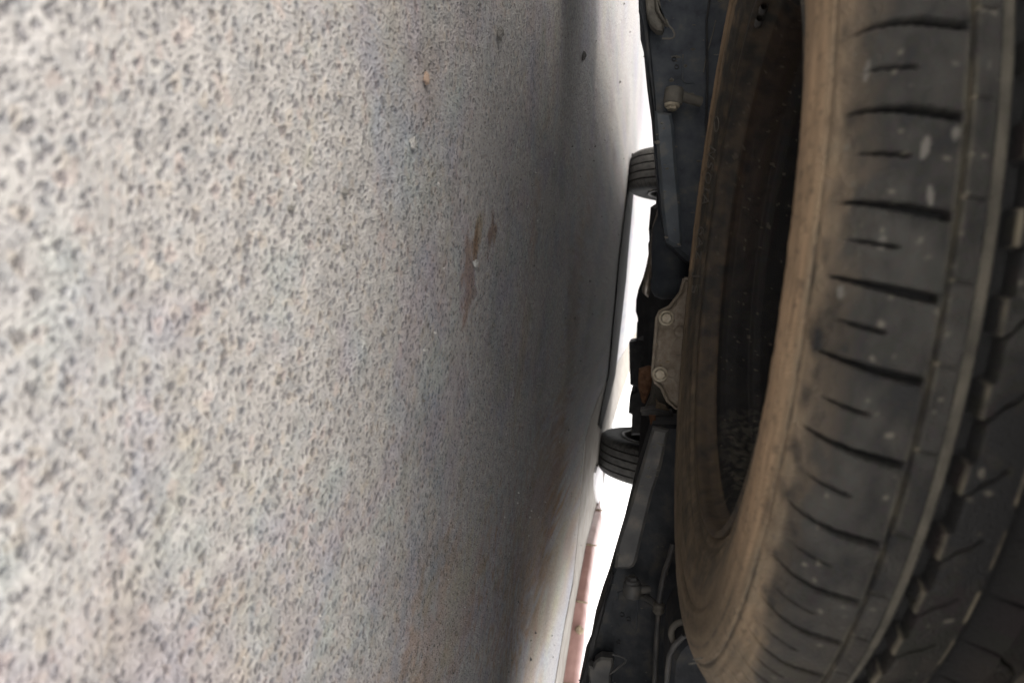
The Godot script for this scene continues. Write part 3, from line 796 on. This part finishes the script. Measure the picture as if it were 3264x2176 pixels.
func ground() -> void:
	var xs := spread(-.55, .5, .0045, -70.0, 70.0)
	var zs := spread(-1.2, -.1, .0045, -90.0, 40.0)
	var nx := xs.size(); var nz := zs.size()
	var pos := PackedVector3Array(); pos.resize(nx * nz)
	var nor := PackedVector3Array(); nor.resize(nx * nz)
	var col := PackedColorArray(); col.resize(nx * nz)
	var uv := PackedVector2Array(); uv.resize(nx * nz)
	var lo := FastNoiseLite.new(); lo.seed = 40; lo.frequency = 2.2; lo.fractal_octaves = 4
	var mid := FastNoiseLite.new(); mid.seed = 44; mid.frequency = 22.0; mid.fractal_octaves = 3
	var tn := FastNoiseLite.new(); tn.seed = 48; tn.frequency = 9.0; tn.fractal_octaves = 3
	# stains with a shape of their own: centre, half size, colour, strength
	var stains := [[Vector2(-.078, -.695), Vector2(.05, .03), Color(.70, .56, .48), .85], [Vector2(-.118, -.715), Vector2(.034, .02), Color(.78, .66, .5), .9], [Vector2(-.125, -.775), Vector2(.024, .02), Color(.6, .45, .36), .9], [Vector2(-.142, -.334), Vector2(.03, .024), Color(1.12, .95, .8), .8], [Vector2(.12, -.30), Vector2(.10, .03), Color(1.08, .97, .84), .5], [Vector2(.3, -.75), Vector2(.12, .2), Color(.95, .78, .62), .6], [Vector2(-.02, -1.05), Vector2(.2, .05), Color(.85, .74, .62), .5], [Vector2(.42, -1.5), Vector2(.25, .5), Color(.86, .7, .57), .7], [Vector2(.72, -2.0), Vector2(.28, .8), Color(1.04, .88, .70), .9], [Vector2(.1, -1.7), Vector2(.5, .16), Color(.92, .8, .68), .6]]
	for i in nx:
		for k in nz:
			var x := xs[i]; var z := zs[k]
			var id := i * nz + k
			var near := absf(x) < 3.0 and z > -5.0 and z < 2.0
			pos[id] = Vector3(x, (mid.get_noise_2d(x, z) * .0009 + lo.get_noise_2d(x, z) * .0012 - .0015) if near else -.0015, z)
			uv[id] = Vector2(x, z) / .47
			var a := 1.0 + lo.get_noise_2d(x, z) * .28 + mid.get_noise_2d(x * .5, z * .5) * .16
			var t := tn.get_noise_2d(x, z)
			var tp := tn.get_noise_2d(x + 40.0, z - 13.0)
			var c := Color(a * (.975 + t * .07 + tp * .055), a * (.98 + t * .02 - tp * .035), a * (1.02 - t * .10 + tp * .01))
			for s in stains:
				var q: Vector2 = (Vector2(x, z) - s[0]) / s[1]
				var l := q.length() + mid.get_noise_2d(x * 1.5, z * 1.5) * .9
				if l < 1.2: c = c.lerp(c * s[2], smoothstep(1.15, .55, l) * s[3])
			col[id] = c
	for i in nx:
		for k in nz:
			var a := pos[mini(i + 1, nx - 1) * nz + k] - pos[maxi(i - 1, 0) * nz + k]
			var b := pos[i * nz + mini(k + 1, nz - 1)] - pos[i * nz + maxi(k - 1, 0)]
			nor[i * nz + k] = b.cross(a).normalized()
	var idx := PackedInt32Array()
	for i in nx - 1:
		for k in nz - 1:
			var a := i * nz + k; var b := a + nz
			idx.append_array(PackedInt32Array([a, b, a + 1, b, b + 1, a + 1]))
	var arr := []; arr.resize(Mesh.ARRAY_MAX)
	arr[Mesh.ARRAY_VERTEX] = pos; arr[Mesh.ARRAY_NORMAL] = nor; arr[Mesh.ARRAY_COLOR] = col; arr[Mesh.ARRAY_TEX_UV] = uv; arr[Mesh.ARRAY_INDEX] = idx
	var m := ArrayMesh.new()
	m.add_surface_from_arrays(Mesh.PRIMITIVE_TRIANGLES, arr)
	tag(put_mesh("ground", m, paving()), "grey weathered paving running under the car", "", "", "structure")

func around() -> void:
	# pale slab that begins by the right front wheel and runs on beside and ahead of the car
	var edge := OUTLINES["slab_edge"] as Array
	var p := PackedVector2Array()
	for i in range(0, edge.size(), 2): p.append(Vector2(edge[i], edge[i + 1]))
	p.append(Vector2(9, -1.9)); p.append(Vector2(40, -2.5)); p.append(Vector2(40, -60)); p.append(Vector2(.52, -60))
	var st := start()
	slab(st, p, -.03, .0010, 1)
	tag(put("concrete_slab", st, mats.concrete), "pale concrete beside the right front wheel", "", "", "structure")
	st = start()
	slab(st, outline("shade_band"), -.02, .0055, 1)  # dark sheet: shade under the nose of the car put into the paving
	tag(put("shade_band", st, mats.shade_tone), "dark band between the front wheels, car shade put into its colour", "", "", "structure")
	st = start()
	slab(st, outline("mortar"), -.02, .0105, 1)
	tag(put("mortar_patch", st, mats.mortar), "grey mortar patch at the end of the pink pipe", "", "", "structure")
	# low pink kerb that starts ahead of the right front wheel and comes back along the slab
	var kerb := base("kerb")
	tag(kerb, "low dusty pink kerb edging the pale concrete right of the car", "kerb")
	var run := [Vector3(1.043, 0.0146, -3.95), Vector3(1.044, 0.0415, -3.736), Vector3(1.059, 0.0415, -3.228), Vector3(1.188, 0.0483, -2.901), Vector3(1.409, 0.0589, -2.657), Vector3(1.584, 0.0653, -2.414), Vector3(2.3, 0.0671, -1.5)]
	for i in run.size() - 1:
		var s := start()
		var p0: Vector3 = run[i]; var p1: Vector3 = run[i + 1]
		var along := (p1 - p0) * Vector3(1, 0, 1)
		var back := Vector3(along.z, 0, -along.x).normalized()
		var n := 10
		var rings := []
		var wob := FastNoiseLite.new(); wob.seed = 31 + i; wob.frequency = 5.0
		for k in n + 1:
			var f := (k + .06 if k == 0 else (k - .06 if k == n else float(k))) / n
			var q := p0.lerp(p1, f)
			var h := q.y * (1.0 + .12 * wob.get_noise_1d(f * 2.0)); q.y = 0.0
			q += back * .006 * wob.get_noise_1d(f * 3.0 + 20.0)
			var low := q + Vector3(0, -.02, 0)
			rings.append([low, q + Vector3(0, h * .62, 0), q + back * .012 + Vector3(0, h * .86, 0), q + back * .045 + Vector3(0, h, 0), q + back * .13 + Vector3(0, h * 1.03, 0), q + back * .14 + Vector3(0, h * .9, 0), q + back * .14 + Vector3(0, -.02, 0)])
		s.set_smooth_group(0)
		for k in n:
			for j in 6:
				quad(s, rings[k][j], rings[k][j + 1], rings[k + 1][j + 1], rings[k + 1][j], [-back, -back, Vector3.UP - back, Vector3.UP, Vector3.UP + back, back][j])
		s.set_smooth_group(FLAT)
		for e in [0, n]:
			for j in range(1, 6): tri(s, rings[e][0], rings[e][j], rings[e][j + 1], along if e == n else -along)
		put("kerb_stone", s, mats.pipe, kerb)
		if i > 0:
			var js := start()
			lump(js, p0 * Vector3(1, .5, 1) - back * .002, Vector3(.004, p0.y * .5, .006), 3 + i, .5)
			put("mortar_joint", js, mats.tan, kerb)
	var c := start()
	lump(c, Vector3(1.268, .032, -2.815), Vector3(.02, .016, .012), 4)
	put("mortar_drop", c, mats.tan, kerb)
	# open ground beyond the kerb, its glare put into a brighter colour
	var beyond := PackedVector2Array()
	for q in run: beyond.append(Vector2(q.x + .10, q.z - .05))
	beyond.append(Vector2(9, -1.5)); beyond.append(Vector2(60, -2)); beyond.append(Vector2(60, -70)); beyond.append(Vector2(.75, -70)); beyond.append(Vector2(.75, -4.6))
	st = start()
	slab(st, beyond, -.03, .012, 1)
	tag(put("pavement", st, mats.glare_pale), "pale pavement beyond the pink kerb, glare put into its colour", "", "", "structure")
	# loose stones on the paving
	for q in [[Vector3(-.0902, .001, -.7069), Vector3(.0035, .0025, .006), "stone", "small white stone lying in the brown stains", "pebble"], [Vector3(-.216, .0, -.5153), Vector3(.004, .0016, .0055), "chip", "small orange brick chip on the grey paving", "chip"], [Vector3(-.1652, .0, -.4991), Vector3(.004, .0012, .006), "stone", "flat pale stone set in the open grey paving", "pebble"], [Vector3(-.3205, .001, -.719), Vector3(.006, .004, .004), "grit", "dark crumb of grit on the paving, left of the tyre's shade", "crumb"], [Vector3(-.5223, .001, -1.396), Vector3(.008, .004, .008), "grit", "dark round pebble on the pale paving left of the axle", "pebble"]]:
		var s := start()
		lump(s, Vector3.ZERO, q[1], 5 + int(q[0].x * 100.0), .5)
		var n := put("pebble" if q[4] == "pebble" else ("brick_chip" if q[4] == "chip" else "grit_crumb"), s, mats[q[2]])
		n.position = q[0]
		tag(n, q[3], q[4], "loose stones on the paving")
	# sand and grit too fine to count
	var rng := RandomNumberGenerator.new(); rng.seed = 77
	for pass_ in 2:
		var g := start()
		g.set_smooth_group(FLAT)
		for k in 420:
			var at := Vector3(rng.randf_range(-1.1, 1.2), .0, -.3 - 3.2 * rng.randf() * rng.randf())
			var r := (.0005 + (.0022 if pass_ == 0 else .0008) * pow(rng.randf(), 4.0)) * (1.0 + .5 * absf(at.z))
			var ring := []
			for j in 5: ring.append(at + Vector3(cos(TAU * j / 5) * r * rng.randf_range(.7, 1.3), -.001, sin(TAU * j / 5) * r * rng.randf_range(.7, 1.3)))
			var top := at + Vector3(r * .2, r * .9, 0)
			for j in 5: tri(g, ring[j], ring[(j + 1) % 5], top, Vector3.UP)
		tag(put("grit", g, mats.grit if pass_ == 0 else mats.stone), "dark fine grit strewn over the paving" if pass_ == 0 else "pale fine sand grains strewn over the paving", "grit", "", "stuff")

func _ready() -> void:
	# camera: lying almost on the ground behind the car, the phone turned on its side
	var cam := Camera3D.new(); cam.name = "camera"
	cam.near = .02; cam.far = 400.0
	var lens := CameraAttributesPhysical.new()
	lens.frustum_focal_length = 25.25
	lens.exposure_aperture = 9.0
	lens.frustum_focus_distance = .95
	lens.frustum_near = .02; lens.frustum_far = 400.0
	cam.attributes = lens
	cam.fov = 50.83
	cam.transform = Transform3D(Basis(Vector3(-.09522, .97668, -.19241), Vector3(-.99274, -.10744, -.05404), Vector3(-.07345, .18587, .97983)).orthonormalized(), Vector3(-.069, .18, 0))
	add_child(cam); cam.make_current()
	var env := Environment.new()
	env.background_mode = Environment.BG_SKY
	var sm := ProceduralSkyMaterial.new()
	sm.sky_top_color = Color(.93, .93, .94); sm.sky_horizon_color = Color(.955, .945, .93); sm.sky_curve = .3
	sm.ground_bottom_color = Color(.4, .39, .37); sm.ground_horizon_color = Color(.8, .8, .8)
	sm.energy_multiplier = 1.0
	var sky := Sky.new(); sky.sky_material = sm
	env.sky = sky
	env.tonemap_mode = Environment.TONE_MAPPER_LINEAR
	env.tonemap_exposure = 5.6
	env.sdfgi_enabled = true; env.ssao_enabled = true; env.ssil_enabled = true
	var we := WorldEnvironment.new(); we.name = "world"; we.environment = env
	add_child(we)
	var sun := DirectionalLight3D.new(); sun.name = "sun"
	sun.light_energy = .5; sun.light_angular_distance = 22.0; sun.light_color = Color(1, .97, .92); sun.shadow_enabled = true
	sun.rotation_degrees = Vector3(-30, -42, 0)
	add_child(sun)
	n_dust.frequency = .045; n_dust.seed = 3; n_dust.fractal_octaves = 4
	materials()
	ground()
	around()
	the_car()
	spare_tyre()
